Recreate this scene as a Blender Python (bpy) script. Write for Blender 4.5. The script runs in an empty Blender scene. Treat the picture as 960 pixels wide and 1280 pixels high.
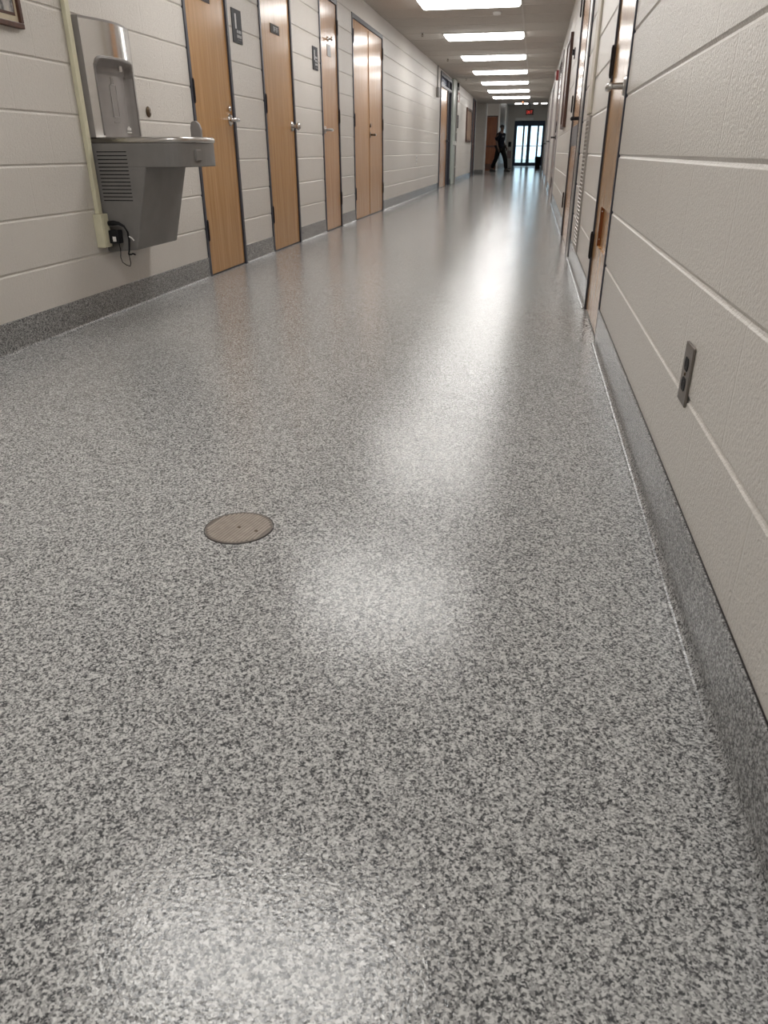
import bpy, bmesh, math, random
from mathutils import Vector, Matrix
random.seed(7)
PI = math.pi
scn = bpy.context.scene
C = scn.collection

# ------------------------------------------------------------ node helpers
class NT:
    def __init__(s, name):
        s.m = bpy.data.materials.new(name); s.m.use_nodes = True
        s.t = s.m.node_tree; s.t.nodes.clear()
        s.out = s.t.nodes.new('ShaderNodeOutputMaterial')
        s.b = s.t.nodes.new('ShaderNodeBsdfPrincipled')
        s.t.links.new(s.b.outputs[0], s.out.inputs[0])
    def n(s, typ, **kw):
        nd = s.t.nodes.new(typ)
        for k, v in kw.items():
            setattr(nd, k, v)
        return nd
    def l(s, a, b): s.t.links.new(a, b)
    def put(s, sock, v):
        if hasattr(v, 'is_output'): s.l(v, sock)
        else: sock.default_value = v
    def math(s, op, a, b=0.0, c=None, clamp=False):
        nd = s.n('ShaderNodeMath', operation=op); nd.use_clamp = clamp
        s.put(nd.inputs[0], a); s.put(nd.inputs[1], b)
        if c is not None: s.put(nd.inputs[2], c)
        return nd.outputs[0]
    def pos(s):
        return s.n('ShaderNodeNewGeometry').outputs['Position']
    def obj(s):
        return s.n('ShaderNodeTexCoord').outputs['Object']
    def mapping(s, vec, scale=(1, 1, 1), rot=(0, 0, 0)):
        nd = s.n('ShaderNodeMapping'); s.l(vec, nd.inputs['Vector'])
        nd.inputs['Scale'].default_value = scale; nd.inputs['Rotation'].default_value = rot
        return nd.outputs[0]
    def noise(s, vec, scale, detail=2.0, rough=0.5):
        nd = s.n('ShaderNodeTexNoise'); s.l(vec, nd.inputs['Vector'])
        nd.inputs['Scale'].default_value = scale; nd.inputs['Detail'].default_value = detail
        nd.inputs['Roughness'].default_value = rough
        return nd.outputs['Fac']
    def ramp(s, fac, stops, interp='LINEAR'):
        nd = s.n('ShaderNodeValToRGB'); s.l(fac, nd.inputs[0])
        cr = nd.color_ramp; cr.interpolation = interp
        while len(cr.elements) < len(stops): cr.elements.new(0.5)
        for e, (p, c) in zip(cr.elements, stops):
            e.position = p; e.color = (*c, 1) if len(c) == 3 else c
        return nd.outputs[0]
    def bump(s, h, strength, dist):
        nd = s.n('ShaderNodeBump'); s.l(h, nd.inputs['Height'])
        nd.inputs['Strength'].default_value = strength; nd.inputs['Distance'].default_value = dist
        s.l(nd.outputs[0], s.b.inputs['Normal'])
        return nd
    def set(s, **kw):
        names = dict(color='Base Color', rough='Roughness', metal='Metallic', spec='Specular IOR Level',
                     coat='Coat Weight', coatr='Coat Roughness', ecol='Emission Color', estr='Emission Strength',
                     trans='Transmission Weight', ior='IOR')
        for k, v in kw.items():
            if isinstance(v, tuple) and len(v) == 3: v = (*v, 1)
            s.put(s.b.inputs[names[k]], v)
        return s

def plain(name, col, rough=0.5, metal=0.0, mottle=0.06, scale=14, **kw):
    t = NT(name)
    f = t.noise(t.obj(), scale, 3)
    a = tuple(c * (1 - mottle) for c in col); b = tuple(min(1, c * (1 + mottle)) for c in col)
    t.set(color=t.ramp(f, [(0.3, a), (0.7, b)]), rough=rough, metal=metal, **kw)
    return t.m

def flake_mat(name, tint=1.0):
    """flake epoxy: chips of white, grey and charcoal under a glossy clear coat"""
    t = NT(name); p = t.pos()
    wob = t.n('ShaderNodeTexNoise'); t.l(p, wob.inputs['Vector']); wob.inputs['Scale'].default_value = 260
    wob.inputs['Detail'].default_value = 1
    mx = t.n('ShaderNodeVectorMath', operation='MULTIPLY_ADD'); t.l(wob.outputs['Color'], mx.inputs[0])
    mx.inputs[1].default_value = (0.004, 0.004, 0.004); t.l(p, mx.inputs[2])
    v = t.n('ShaderNodeTexVoronoi'); t.l(mx.outputs[0], v.inputs['Vector']); v.inputs['Scale'].default_value = 400
    r = t.n('ShaderNodeSeparateColor'); t.l(v.outputs['Color'], r.inputs[0])
    v2 = t.n('ShaderNodeTexVoronoi'); t.l(mx.outputs[0], v2.inputs['Vector']); v2.inputs['Scale'].default_value = 230
    r2 = t.n('ShaderNodeSeparateColor'); t.l(v2.outputs['Color'], r2.inputs[0])
    mixv = t.math('ADD', t.math('MULTIPLY', r.outputs[0], 0.62), t.math('MULTIPLY', r2.outputs[1], 0.38))
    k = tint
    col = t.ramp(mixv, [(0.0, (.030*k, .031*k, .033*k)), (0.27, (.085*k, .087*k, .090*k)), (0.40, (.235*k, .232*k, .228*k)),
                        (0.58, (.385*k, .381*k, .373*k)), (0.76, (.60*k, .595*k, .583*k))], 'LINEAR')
    rough = t.math('MULTIPLY_ADD', t.noise(p, 3.0, 2), 0.03, 0.115)
    t.set(color=col, rough=rough, spec=0.4)
    h = t.math('ADD', t.math('MULTIPLY', t.noise(p, 190, 2), 1.0), t.math('MULTIPLY', mixv, 0.25))
    t.bump(h, 0.5, 0.0009)
    return t.m

def block_mat(name, z0, hh, y0, LL, axis=1):
    """painted concrete block: rough face, filled head joints as shallow grooves"""
    t = NT(name); p = t.pos()
    sp = t.n('ShaderNodeSeparateXYZ'); t.l(p, sp.inputs[0])
    yy = sp.outputs[axis]; zz = sp.outputs[2]
    row = t.math('FLOOR', t.math('DIVIDE', t.math('SUBTRACT', zz, z0), hh))
    par = t.math('MODULO', t.math('ADD', row, 20.0), 2.0)
    u = t.math('ADD', t.math('DIVIDE', t.math('SUBTRACT', yy, y0), LL), t.math('MULTIPLY', par, 0.5))
    fr = t.math('FRACT', t.math('ADD', u, 100.5))
    d = t.math('MULTIPLY', t.math('ABSOLUTE', t.math('SUBTRACT', fr, 0.5)), LL)
    wob = t.math('MULTIPLY', t.noise(p, 40, 2), 0.004)
    j = t.n('ShaderNodeMapRange', interpolation_type='SMOOTHSTEP'); t.l(t.math('ADD', d, wob), j.inputs['Value'])
    j.inputs['From Min'].default_value = 0.001; j.inputs['From Max'].default_value = 0.0075
    big = t.noise(p, 1.1, 3)
    pit = t.n('ShaderNodeTexVoronoi'); t.l(p, pit.inputs['Vector']); pit.inputs['Scale'].default_value = 190
    pit.distance = 'EUCLIDEAN'
    pits = t.math('MULTIPLY', t.math('SMOOTH_MIN', pit.outputs['Distance'], 0.55, 0.1), t.math('GREATER_THAN', t.noise(p, 60, 3), 0.45))
    h = t.math('ADD', t.math('MULTIPLY', j.outputs[0], .5), t.math('ADD', t.math('MULTIPLY', t.noise(p, 125, 3, 0.6), 1.0), t.math('MULTIPLY', pits, 0.30)))
    col = t.ramp(big, [(0.3, (.595, .558, .512)), (0.7, (.635, .598, .552))])
    t.set(color=col, rough=0.34, spec=0.5)
    t.bump(h, 0.8, 0.0042)
    return t.m

def wood_mat(name, a, b, c, rough=0.22):
    t = NT(name); o = t.obj()
    g1 = t.noise(t.mapping(o, (30, 30, 1.6)), 1.0, 4, 0.6)
    g2 = t.noise(t.mapping(o, (190, 190, 5)), 1.0, 2)
    f = t.math('ADD', t.math('MULTIPLY', g1, 0.8), t.math('MULTIPLY', g2, 0.25))
    t.set(color=t.ramp(f, [(0.32, a), (0.52, b), (0.72, c)]), rough=rough, spec=0.5)
    t.bump(g2, 0.06, 0.0004)
    return t.m

def brushed(name, col, rough=0.28):
    t = NT(name); o = t.obj()
    g = t.noise(t.mapping(o, (6, 6, 160)), 1.0, 2)
    t.set(color=col, metal=1.0, rough=t.math('MULTIPLY_ADD', g, 0.15, rough))
    t.bump(g, 0.06, 0.0004)
    return t.m

def emit(name, col, s):
    t = NT(name)
    f = t.noise(t.obj(), 3.0, 1)
    t.set(color=(.8, .8, .8), rough=0.5, ecol=col, estr=t.math('MULTIPLY_ADD', f, 0.1 * s, 0.95 * s))
    return t.m

M = {}
M['floor'] = flake_mat('flake_floor')
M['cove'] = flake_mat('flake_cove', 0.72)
LZ0, LH, LY0, LL_ = 0.1016, 0.2032, 3.479, 0.4064
RZ0, RH, RY0, RL_ = 0.118, 0.2072, 0.965, 0.4020
M['block_l'] = block_mat('painted_block_left', LZ0, LH, LY0, LL_)
M['block_r'] = block_mat('painted_block_right', RZ0, RH, RY0, RL_)
M['block_e'] = block_mat('painted_block_end', LZ0, LH, 0.0, LL_, 0)
M['tile'] = None
t = NT('ceiling_tile'); p = t.pos()
fis = t.noise(t.mapping(p, (1, 1, 1)), 90, 4, 0.7)
t.set(color=t.ramp(fis, [(0.35, (.50, .46, .42)), (0.6, (.60, .56, .515))]), rough=0.85); t.bump(fis, 0.3, 0.002)
M['tile'] = t.m
M['grid'] = plain('ceiling_grid_white', (.66, .64, .60), 0.4)
M['frame'] = plain('slate_frame_paint', (.035, .037, .052), 0.4)
M['wood'] = wood_mat('oak_door', (.33, .170, .062), (.41, .222, .085), (.49, .275, .115))
M['wood2'] = wood_mat('oak_door_painted_sheen', (.40, .225, .115), (.49, .285, .155), (.56, .34, .19), 0.20)  # same oak with the gloss painted in as a paler tone
M['darkwood'] = wood_mat('red_brown_wood', (.13, .038, .012), (.19, .058, .018), (.26, .085, .028))
M['brownwood'] = wood_mat('brown_frame_wood', (.045, .016, .009), (.07, .025, .013), (.10, .038, .02), .4)
M['hinge'] = plain('dark_bronze', (.03, .026, .028), 0.4, 0.6)
M['steel'] = brushed('satin_steel', (.55, .53, .51), 0.22)
M['chrome'] = brushed('polished_steel', (.62, .61, .60), 0.10)
M['brass'] = plain('dull_bronze', (.12, .085, .055), 0.35, 0.8)
M['greymetal'] = plain('grey_cabinet_paint', (.185, .176, .168), 0.5, 0.0)
M['greyplastic'] = plain('warm_grey_plastic', (.27, .25, .24), 0.42)
M['black'] = plain('black_plastic', (.010, .010, .012), 0.6, spec=0.25)
M['ivory'] = plain('ivory_raceway', (.60, .57, .42), 0.4)
M['white'] = plain('white_plastic', (.75, .74, .72), 0.35)
M['red'] = plain('red_plastic', (.24, .03, .03), 0.4)
M['sign'] = plain('slate_sign_plastic', (.012, .013, .019), 0.6)
M['plate'] = plain('brown_name_plate', (.022, .014, .010), 0.6)
M['plate_grey'] = plain('grey_plaque', (.13, .12, .13), 0.3)
M['mark'] = plain('pale_lettering', (.55, .55, .56), 0.5)
M['cream'] = plain('cream_mat_board', (.52, .45, .33), 0.7)
M['tan'] = plain('tan_cork', (.24, .16, .11), .8)
M['paper'] = plain('white_paper', (.7, .68, .66), 0.7)
M['pale_frame'] = plain('pale_frame_paint', (.42, .39, .39), .3)
M['darkdoor'] = plain('dark_blue_aluminium', (.012, .03, .065), 0.35, 0.3)
M['navy'] = plain('navy_cloth', (.004, .005, .009), 0.95, spec=0.1)
M['trouser'] = plain('charcoal_trousers', (.006, .006, .006), 0.95, spec=0.1)
M['skin'] = plain('brown_skin', (.075, .042, .028), 0.6)
M['hair'] = plain('black_hair', (.01, .009, .009), 0.8)
M['shoe'] = plain('black_shoe_leather', (.01, .01, .01), 0.4)
M['greenish'] = plain('pale_green_paint', (.44, .49, .45), 0.3)
M['pinkdoor'] = wood_mat('pale_pink_oak', (.42, .30, .25), (.50, .37, .31), (.57, .44, .38), 0.18)
M['concrete'] = plain('outdoor_concrete', (.55, .54, .52), 0.9, scale=4)
M['lens'] = emit('fluorescent_lens', (1.0, .985, .96, 1), 12.5)
M['downlight'] = emit('downlight_lens', (1, .98, .95, 1), 9)
M['ember'] = emit('indicator_lamp', (1.0, .30, .12, 1), 3)
M['exitred'] = emit('exit_sign_red', (1.0, .05, .03, 1), 0.6)
M['flakebronze'] = None
t = NT('drain_cover_bronze'); fz = t.noise(t.obj(), 60, 3)
t.set(color=t.ramp(fz, [(0.3, (.31, .265, .225)), (0.7, (.40, .345, .295))]), rough=0.45); M['flakebronze'] = t.m
t = NT('clear_glass')
t.set(color=(.93, .98, .98), rough=0.0, trans=1.0, ior=1.02); M['glass'] = t.m
t = NT('framed_photo'); o = t.obj()
nz = t.noise(t.mapping(o, (9, 9, 5)), 1.0, 5, 0.7)
t.set(color=t.ramp(nz, [(0.36, (.015, .015, .02)), (0.45, (.10, .03, .025)), (0.52, (.12, .13, .13)), (0.60, (.38, .36, .36)), (0.7, (.5, .47, .42))]), rough=0.2)
M['photo'] = t.m

# ------------------------------------------------------------ mesh helpers
class MB:
    def __init__(s): s.bm = bmesh.new()
    def box(s, x0, x1, y0, y1, z0, z1, rot=None):
        vs = [s.bm.verts.new((x, y, z)) for x in (x0, x1) for y in (y0, y1) for z in (z0, z1)]
        for f in ((0,1,3,2),(4,6,7,5),(0,4,5,1),(2,3,7,6),(0,2,6,4),(1,5,7,3)):
            s.bm.faces.new([vs[i] for i in f])
        if rot is not None:
            c = Vector(((x0+x1)/2, (y0+y1)/2, (z0+z1)/2))
            bmesh.ops.rotate(s.bm, cent=c, matrix=rot, verts=vs)
        return s
    def prism(s, pts, axis, a, b):
        """2-D polygon swept along axis: 'x' takes (y,z), 'y' takes (x,z), 'z' takes (x,y)"""
        def mk(p, q):
            return {'x': (q, p[0], p[1]), 'y': (p[0], q, p[1]), 'z': (p[0], p[1], q)}[axis]
        A = [s.bm.verts.new(mk(p, a)) for p in pts]; B = [s.bm.verts.new(mk(p, b)) for p in pts]
        n = len(pts)
        for i in range(n):
            s.bm.faces.new((A[i], A[(i+1) % n], B[(i+1) % n], B[i]))
        s.bm.faces.new(A[::-1]); s.bm.faces.new(B)
        return s
    def ring(s, c, d, r, n, ref=None):
        d = Vector(d).normalized()
        ref = Vector((0, 0, 1)) if abs(d.z) < 0.9 else Vector((1, 0, 0))
        u = d.cross(ref).normalized(); v = d.cross(u)
        return [s.bm.verts.new(Vector(c) + u * (r * math.cos(2*PI*i/n)) + v * (r * math.sin(2*PI*i/n))) for i in range(n)]
    def tube(s, pts, r, n=10, cap=True):
        pts = [Vector(p) for p in pts]
        rs = r if isinstance(r, (list, tuple)) else [r] * len(pts)
        R = []
        for i, p in enumerate(pts):
            d = pts[min(i+1, len(pts)-1)] - pts[max(i-1, 0)]
            R.append(s.ring(p, d, rs[i], n))
        for a, b in zip(R, R[1:]):
            for i in range(n):
                s.bm.faces.new((a[i], a[(i+1) % n], b[(i+1) % n], b[i]))
        if cap:
            s.bm.faces.new(R[0][::-1]); s.bm.faces.new(R[-1])
        return s
    def cyl(s, p0, p1, r, n=20): return s.tube([p0, p1], r, n)
    def lathe(s, prof, c, axis='z', n=32):
        """prof: (radius, height) pairs around axis through c"""
        R = []
        for r, h in prof:
            row = []
            for i in range(n):
                a = 2*PI*i/n; u, v = max(r, 1e-5)*math.cos(a), max(r, 1e-5)*math.sin(a)
                p = {'z': (u, v, h), 'y': (u, h, v), 'x': (h, u, v)}[axis]
                row.append(s.bm.verts.new(Vector(c) + Vector(p)))
            R.append(row)
        for a, b in zip(R, R[1:]):
            for i in range(n):
                s.bm.faces.new((a[i], a[(i+1) % n], b[(i+1) % n], b[i]))
        s.bm.faces.new(R[0][::-1]); s.bm.faces.new(R[-1])
        return s
    def sphere(s, c, r, seg=16, sc=(1, 1, 1)):
        g = bmesh.ops.create_uvsphere(s.bm, u_segments=seg, v_segments=max(6, seg//2), radius=r)
        bmesh.ops.scale(s.bm, vec=sc, verts=g['verts']); bmesh.ops.translate(s.bm, vec=c, verts=g['verts'])
        return s
    def build(s, name, mat, parent=None, bevel=0, smooth=False, loc=None):
        bmesh.ops.recalc_face_normals(s.bm, faces=s.bm.faces)
        me = bpy.data.meshes.new(name); s.bm.to_mesh(me); s.bm.free()
        me.materials.append(mat)
        o = bpy.data.objects.new(name, me); C.objects.link(o)
        if parent: o.parent = parent
        if loc: o.location = loc
        if bevel:
            b = o.modifiers.new('bevel', 'BEVEL'); b.width = bevel; b.segments = 2; b.limit_method = 'ANGLE'; b.angle_limit = math.radians(40)
        if smooth:
            for f in me.polygons: f.use_smooth = True
        return o

def tag(o, label, cat, group=None, kind=None):
    o['label'] = label; o['category'] = cat
    if group: o['group'] = group
    if kind: o['kind'] = kind
    return o
def thing(name, label, cat, loc=(0, 0, 0), rz=0.0, group=None, kind=None):
    o = bpy.data.objects.new(name, None); C.objects.link(o)
    o.empty_display_size = 0.1
    o.location = loc; o.rotation_euler = (0, 0, rz)
    return tag(o, label, cat, group, kind)
def copy_tree(o, parent=None):
    c = o.copy(); C.objects.link(c); c.parent = parent
    for ch in list(o.children):
        copy_tree(ch, c)
    return c

WL, WR = -2.10, 0.3275     # faces of the two long walls
CE = 2.34                  # corridor ceiling
LEFT, RIGHT = PI/2, -PI/2  # facing a wall: local x runs right, local -y comes out of the wall

# ------------------------------------------------------------ camera
R = ((0.98318966, 0.07733913, -0.16539875), (0.18254602, -0.43559922, 0.88143648), (-0.00387804, -0.89681212, -0.4423946))
cam_d = bpy.data.cameras.new('camera'); cam = bpy.data.objects.new('camera', cam_d); C.objects.link(cam)
m4 = Matrix(((R[0][0], -R[0][1], -R[0][2], 0), (R[1][0], -R[1][1], -R[1][2], 0), (R[2][0], -R[2][1], -R[2][2], 0.758), (0, 0, 0, 1)))
cam.matrix_world = m4
cam_d.sensor_fit = 'VERTICAL'; cam_d.sensor_height = 36.0; cam_d.lens = 912.6 * 36.0 / 1280.0
cam_d.clip_start = 0.02; cam_d.clip_end = 300
cam_d.dof.use_dof = True; cam_d.dof.focus_distance = 2.3; cam_d.dof.aperture_fstop = 12
scn.camera = cam

# ------------------------------------------------------------ floor, walls, ceiling
def struct(o, label, cat):
    return tag(o, label, cat, kind='structure')
fl = MB(); fl.box(-6, 3.0, -3.0, 45.6, -0.1, 0.0)
struct(fl.build('floor', M['floor']), 'glossy grey and white speckled flake floor of the corridor', 'floor')

def grooved(mb, face, out, y0, y1, z0, z1, zj0, hh, thick=0.16):
    """a length of wall whose face carries the bed joints as real concave grooves"""
    prof = [(0.0, z0)]
    k = math.ceil((z0 - zj0) / hh - 1e-6)
    while True:
        z = zj0 + k * hh
        if z > z1 - 0.012: break
        if z > z0 + 0.012:
            prof += [(0.0, z-0.0075), (-0.0030, z-0.0045), (-0.0050, z), (-0.0030, z+0.0045), (0.0, z+0.0075)]
        k += 1
    prof.append((0.0, z1))
    pts = [(face + out*d, z) for d, z in prof] + [(face - out*thick, z1), (face - out*thick, z0)]
    mb.prism(pts, 'y', y0, y1)

def long_wall(name, face, out, y0, y1, openings, zj0, hh, mat, label):
    mb = MB(); y = y0
    for a, b, top in sorted(openings):
        grooved(mb, face, out, y, a, 0, CE+0.02, zj0, hh)
        if top < CE: grooved(mb, face, out, a, b, top, CE+0.02, zj0, hh)
        y = b
    grooved(mb, face, out, y, y1, 0, CE+0.02, zj0, hh)
    return struct(mb.build(name, mat), label, 'wall')

LD = [(4.84, 5.56, 2.137), (6.21, 7.03, 2.137), (7.96, 8.69, 2.137), (9.38, 11.22, 2.137), (17.95, 20.25, 2.30), (27.05, 28.25, 2.30)]
RD = [(3.33, 4.12, 2.137), (6.24, 8.02, 2.137), (13.3, 15.5, 2.137), (19.2, 21.1, 2.137), (25.0, 26.9, 2.137)]
long_wall('wall_left', WL, 1, -3.0, 28.9, LD, LZ0, LH, M['block_l'], 'long off-white painted block wall with the wood doors and drinking fountain')
long_wall('wall_right', WR, -1, -3.0, 31.0, RD, RZ0, RH, M['block_r'], 'off-white painted block wall on the right with the steel outlet')

def cove(name, face, out, gaps, y0, y1, hgt, label):
    """flake cove base: thin upstand with a small radius into the floor"""
    th, rad = 0.006, 0.016
    prof = [(0.0, 0.0), (th+rad, 0.0)]
    for i in range(1, 7):
        a = i/6*PI/2
        prof.append((th+rad-rad*math.sin(a), rad-rad*math.cos(a)+0.0005))
    prof += [(th, hgt-0.001), (th-0.001, hgt), (0.0, hgt)]
    mb = MB(); y = y0
    for a, b, _ in sorted(gaps):
        mb.prism([(face+out*d, z) for d, z in prof], 'y', y, a); y = b
    mb.prism([(face+out*d, z) for d, z in prof], 'y', y, y1)
    o = mb.build(name, M['cove'])
    return struct(o, label, 'baseboard')
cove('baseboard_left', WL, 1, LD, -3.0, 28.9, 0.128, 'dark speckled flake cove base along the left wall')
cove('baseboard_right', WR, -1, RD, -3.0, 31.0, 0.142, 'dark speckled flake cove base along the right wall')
# fine dark sealant line on top of the right base
for nm, f, o_, gaps, y1, h in (('trim_1', WR, -1, RD, 31.0, 0.142),):
    mb = MB(); y = -3.0
    for a, b, _ in sorted(gaps):
        mb.box(min(f, f+o_*.0026), max(f, f+o_*.0026), y, a, h, h+.0010); y = b
    mb.box(min(f, f+o_*.0026), max(f, f+o_*.0026), y, y1, h, h+.0010)
    struct(mb.build(nm, M['hinge']), 'thin dark sealant line above the right cove base', 'trim')

mb = MB(); mb.box(WL-0.15, WR+0.15, -3.0, 31.0, CE, CE+0.1)
struct(mb.build('ceiling', M['tile']), 'brownish grey suspended tile ceiling of the corridor', 'ceiling')
mb = MB()
for x in (-0.29,): mb.box(x-.012, x+.012, -3.0, 31.0, CE-.0035, CE)
k = 0
for i in range(-5, 30):
    for j in range(4):
        y = 10.0 + 2.84*i + j*0.71 if j else 10.0 + 2.84*i
        if -3 < y < 31: mb.box(WL, WR, y-.010, y+.010, CE-.003, CE-.0002)
struct(mb.build('trim_2', plain('grid_bar_paint', (.60, .56, .52), .5)), 'thin metal grid bars of the suspended ceiling', 'trim')

# ends and lobby
mb = MB(); mb.box(WL-.16, WR+.16, -3.15, -3.0, 0, CE+.1)
struct(mb.build('wall_back', M['block_e']), 'block wall closing the corridor behind the viewer', 'wall')

def xwall(name, x0, x1, y0, y1, z0, z1, label, mat='block_e', out=-1):
    mb = MB(); prof = [(0.0, z0)]; k = math.ceil((z0-LZ0)/LH)
    while LZ0+k*LH < z1-.012:
        z = LZ0+k*LH
        if z > z0+.012: prof += [(0.0, z-.0065), (.0035, z), (0.0, z+.0065)]
        k += 1
    prof.append((0.0, z1))
    mb.prism([(y0+d, z) for d, z in prof]+[(y1, z1), (y1, z0)], 'x', x0, x1)
    return struct(mb.build(name, M[mat]), label, 'wall')
xwall('wall_far_pier', -2.60, -1.90, 30.84, 31.05, 0, 2.36, 'short block wall facing down the corridor left of the walking person')
mb = MB(); mb.box(-1.90, -1.855, 30.80, 31.10, 0, 2.36)  # white strip for the daylit wall edge, brightness put into its colour
struct(mb.build('trim_3', M['white']), 'bright white strip painting in the daylit edge of the short block wall', 'trim')
mb = MB(); mb.box(-2.62, -1.90, 30.81, 30.84, 0, .13)
struct(mb.build('baseboard_pier', M['cove']), 'cove base at the foot of the short block wall', 'baseboard')
xwall('wall_side_recess', -6.0, -2.60, 30.9, 31.05, 0, 3.2, 'block wall of the side passage beyond the left wall')
xwall('wall_recess_near', -6.0, WL-.16, 28.75, 28.9, 0, 2.36, 'near wall of the side passage at the end of the left wall')
mb = MB(); mb.box(-6.1, WL-.15, 28.75, 31.0, CE, CE+.1)
struct(mb.build('ceiling_recess', M['tile']), 'tile ceiling of the side passage', 'ceiling')
mb = MB(); mb.box(-6.1, -6.0, 28.75, 36.2, 0, 3.2)
struct(mb.build('wall_recess_end', M['block_l']), 'end wall of the side passage', 'wall')
# wall holding the red-brown door
mb = MB(); mb.box(-6.0, -2.48, 36.1, 36.25, 0, 3.2); mb.box(-1.68, -1.62, 36.1, 36.25, 0, 3.2); mb.box(-2.48, -1.68, 36.1, 36.25, 2.14, 3.2)
struct(mb.build('wall_lobby_left', M['block_e']), 'wall around the red-brown door at the corridor end', 'wall')
mb = MB(); mb.box(-1.78, -1.62, 36.25, 45.4, 0, 3.2)
struct(mb.build('wall_lobby_side', M['block_l']), 'side wall of the lobby leading to the entrance', 'wall')
mb = MB(); mb.box(-1.66, -1.60, 36.04, 36.10, 0, 2.95); mb.box(-1.62, -1.57, 45.2, 45.28, 0, 2.95)
struct(mb.build('trim_4', M['white']), 'pale vertical corner trim of the lobby side wall', 'trim')
EX0, EX1, EZ = -1.21, 0.41, 2.23
mb = MB(); mb.box(-1.78, EX0, 45.4, 45.6, 0, 3.2); mb.box(EX1, 1.2, 45.4, 45.6, 0, 3.2); mb.box(EX0, EX1, 45.4, 45.6, EZ, 3.2)
struct(mb.build('wall_end', M['block_e']), 'far end wall around the glass entrance doors', 'wall')
mb = MB(); mb.box(1.0, 1.16, 31.0, 45.4, 0, 3.2)
struct(mb.build('wall_lobby_right', M['block_r']), 'right wall of the entrance lobby', 'wall')
xwall('wall_lobby_return', WR+.16, 1.16, 30.85, 31.0, 0, 3.2, 'return wall where the lobby widens', out=-1)
mb = MB(); mb.box(-6.1, 1.16, 31.0, 45.6, 2.95, 3.15)
struct(mb.build('ceiling_lobby', M['tile']), 'higher ceiling of the entrance lobby', 'ceiling')
mb = MB(); mb.box(-6.1, 1.16, 30.95, 31.08, CE, 3.1)
struct(mb.build('trim_5', M['tile']), 'ceiling step between corridor and lobby', 'trim')
mb = MB(); mb.box(-30, 30, 45.6, 90, -0.12, -0.02)
struct(mb.build('ground', M['concrete']), 'pale sunlit concrete outside the glass doors', 'ground')

# ------------------------------------------------------------ doors
def hinge_into(root, x, z, side, h=0.115, proud=.010):
    mb = MB(); mb.cyl((x, -proud, z-h/2), (x, -proud, z+h/2), .0075, 10)
    mb.sphere((x, -proud, z+h/2+.004), .006, 8); mb.sphere((x, -proud, z-h/2-.004), .006, 8)
    mb.box(min(x, x+side*.012), max(x, x+side*.012), -.006, .002, z-h/2, z+h/2)
    return mb.build('hinge', M['hinge'], root)
def lever_into(root, x, z, dirx, mat='steel', kind='lever', scale=1.0, y=.0):
    s = scale
    r = MB(); r.lathe([(0, 0), (.034*s, 0), (.034*s, -.006*s), (.029*s, -.012*s), (.012*s, -.014*s), (.011*s, -.05*s), (0, -.05*s)], (x, y, z), 'y', 24)
    ro = r.build('lever_rose' if kind == 'lever' else 'knob_rose', M[mat], root, smooth=True)
    ro.modifiers.new('es', 'EDGE_SPLIT')
    if kind == 'lever':
        a = MB(); a.tube([(x, y-.050*s, z), (x+dirx*.012*s, y-.060*s, z), (x+dirx*.04*s, y-.062*s, z), (x+dirx*.09*s, y-.060*s, z-.002), (x+dirx*.115*s, y-.054*s, z-.002)],
                         [.012*s, .0145*s, .013*s, .011*s, .009*s], 12)
        a.build('lever_handle', M[mat], ro, smooth=True)
    else:
        a = MB(); a.lathe([(0, -.072*s), (.016*s, -.070*s), (.026*s, -.060*s), (.027*s, -.050*s), (.020*s, -.040*s), (.011*s, -.034*s), (0, -.034*s)], (x, y, z), 'y', 24)
        a.build('knob', M[mat], ro, smooth=True)
    return ro
def door_unit(name, wall, ya, yb, top, leaves, label, wood='wood', jamb=.034, proud=.008, head=.045, framemat='frame'):
    """frame and leaves set in a wall opening; local x runs right as one faces the wall"""
    left = wall == 'L'
    mid = (ya+yb)/2; w = (yb-ya)/2
    root = thing(name, label, 'door', (WL if left else WR, mid, 0), LEFT if left else RIGHT, kind='structure')
    f = MB()
    f.box(-w, -w+jamb, -proud, .10, 0, top); f.box(w-jamb, w, -proud, .10, 0, top)
    f.box(-w+jamb, w-jamb, -proud, .10, top-head, top)
    f.build('frame', M[framemat], root, bevel=.002)
    iw0, iw1 = -w+jamb, w-jamb
    n = leaves; L_ = []
    for i in range(n):
        a = iw0 + (iw1-iw0)*i/n; b = iw0 + (iw1-iw0)*(i+1)/n
        l = MB(); l.box(a+.003, b-.003, .004, .048, .010, top-head-.004)
        L_.append(l.build('door_leaf', M[wood], root, bevel=.0015))
    s = MB(); s.box(iw0, iw1, .010, .09, 0.0, .008)
    s.build('threshold', M['hinge'], root)
    return root, w, iw0, iw1, L_
def name_plate(root, x, z, w=.17, h=.065, mat='plate', marks=4):
    p = MB(); p.box(x-w/2, x+w/2, .0005, .004, z-h/2, z+h/2)
    po = p.build('name_plate', M[mat], root)
    q = MB()
    for i in range(marks):
        xx = x - w*.22 + i*w*.44/max(1, marks-1) + w*.10
        q.box(xx-w*.045, xx-w*.02, -.0006, .0006, z-h*.27, z+h*.27)
        q.box(xx-w*.02, xx+w*.03, -.0006, .0006, z+h*.17, z+h*.27)
        if i % 2: q.box(xx-w*.02, xx+w*.03, -.0006, .0006, z-h*.05, z+h*.05)
        else: q.box(xx+w*.01, xx+w*.03, -.0006, .0006, z-h*.27, z+h*.17)
    q.build('plate_lettering', M['mark'], po)
    return po

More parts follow.
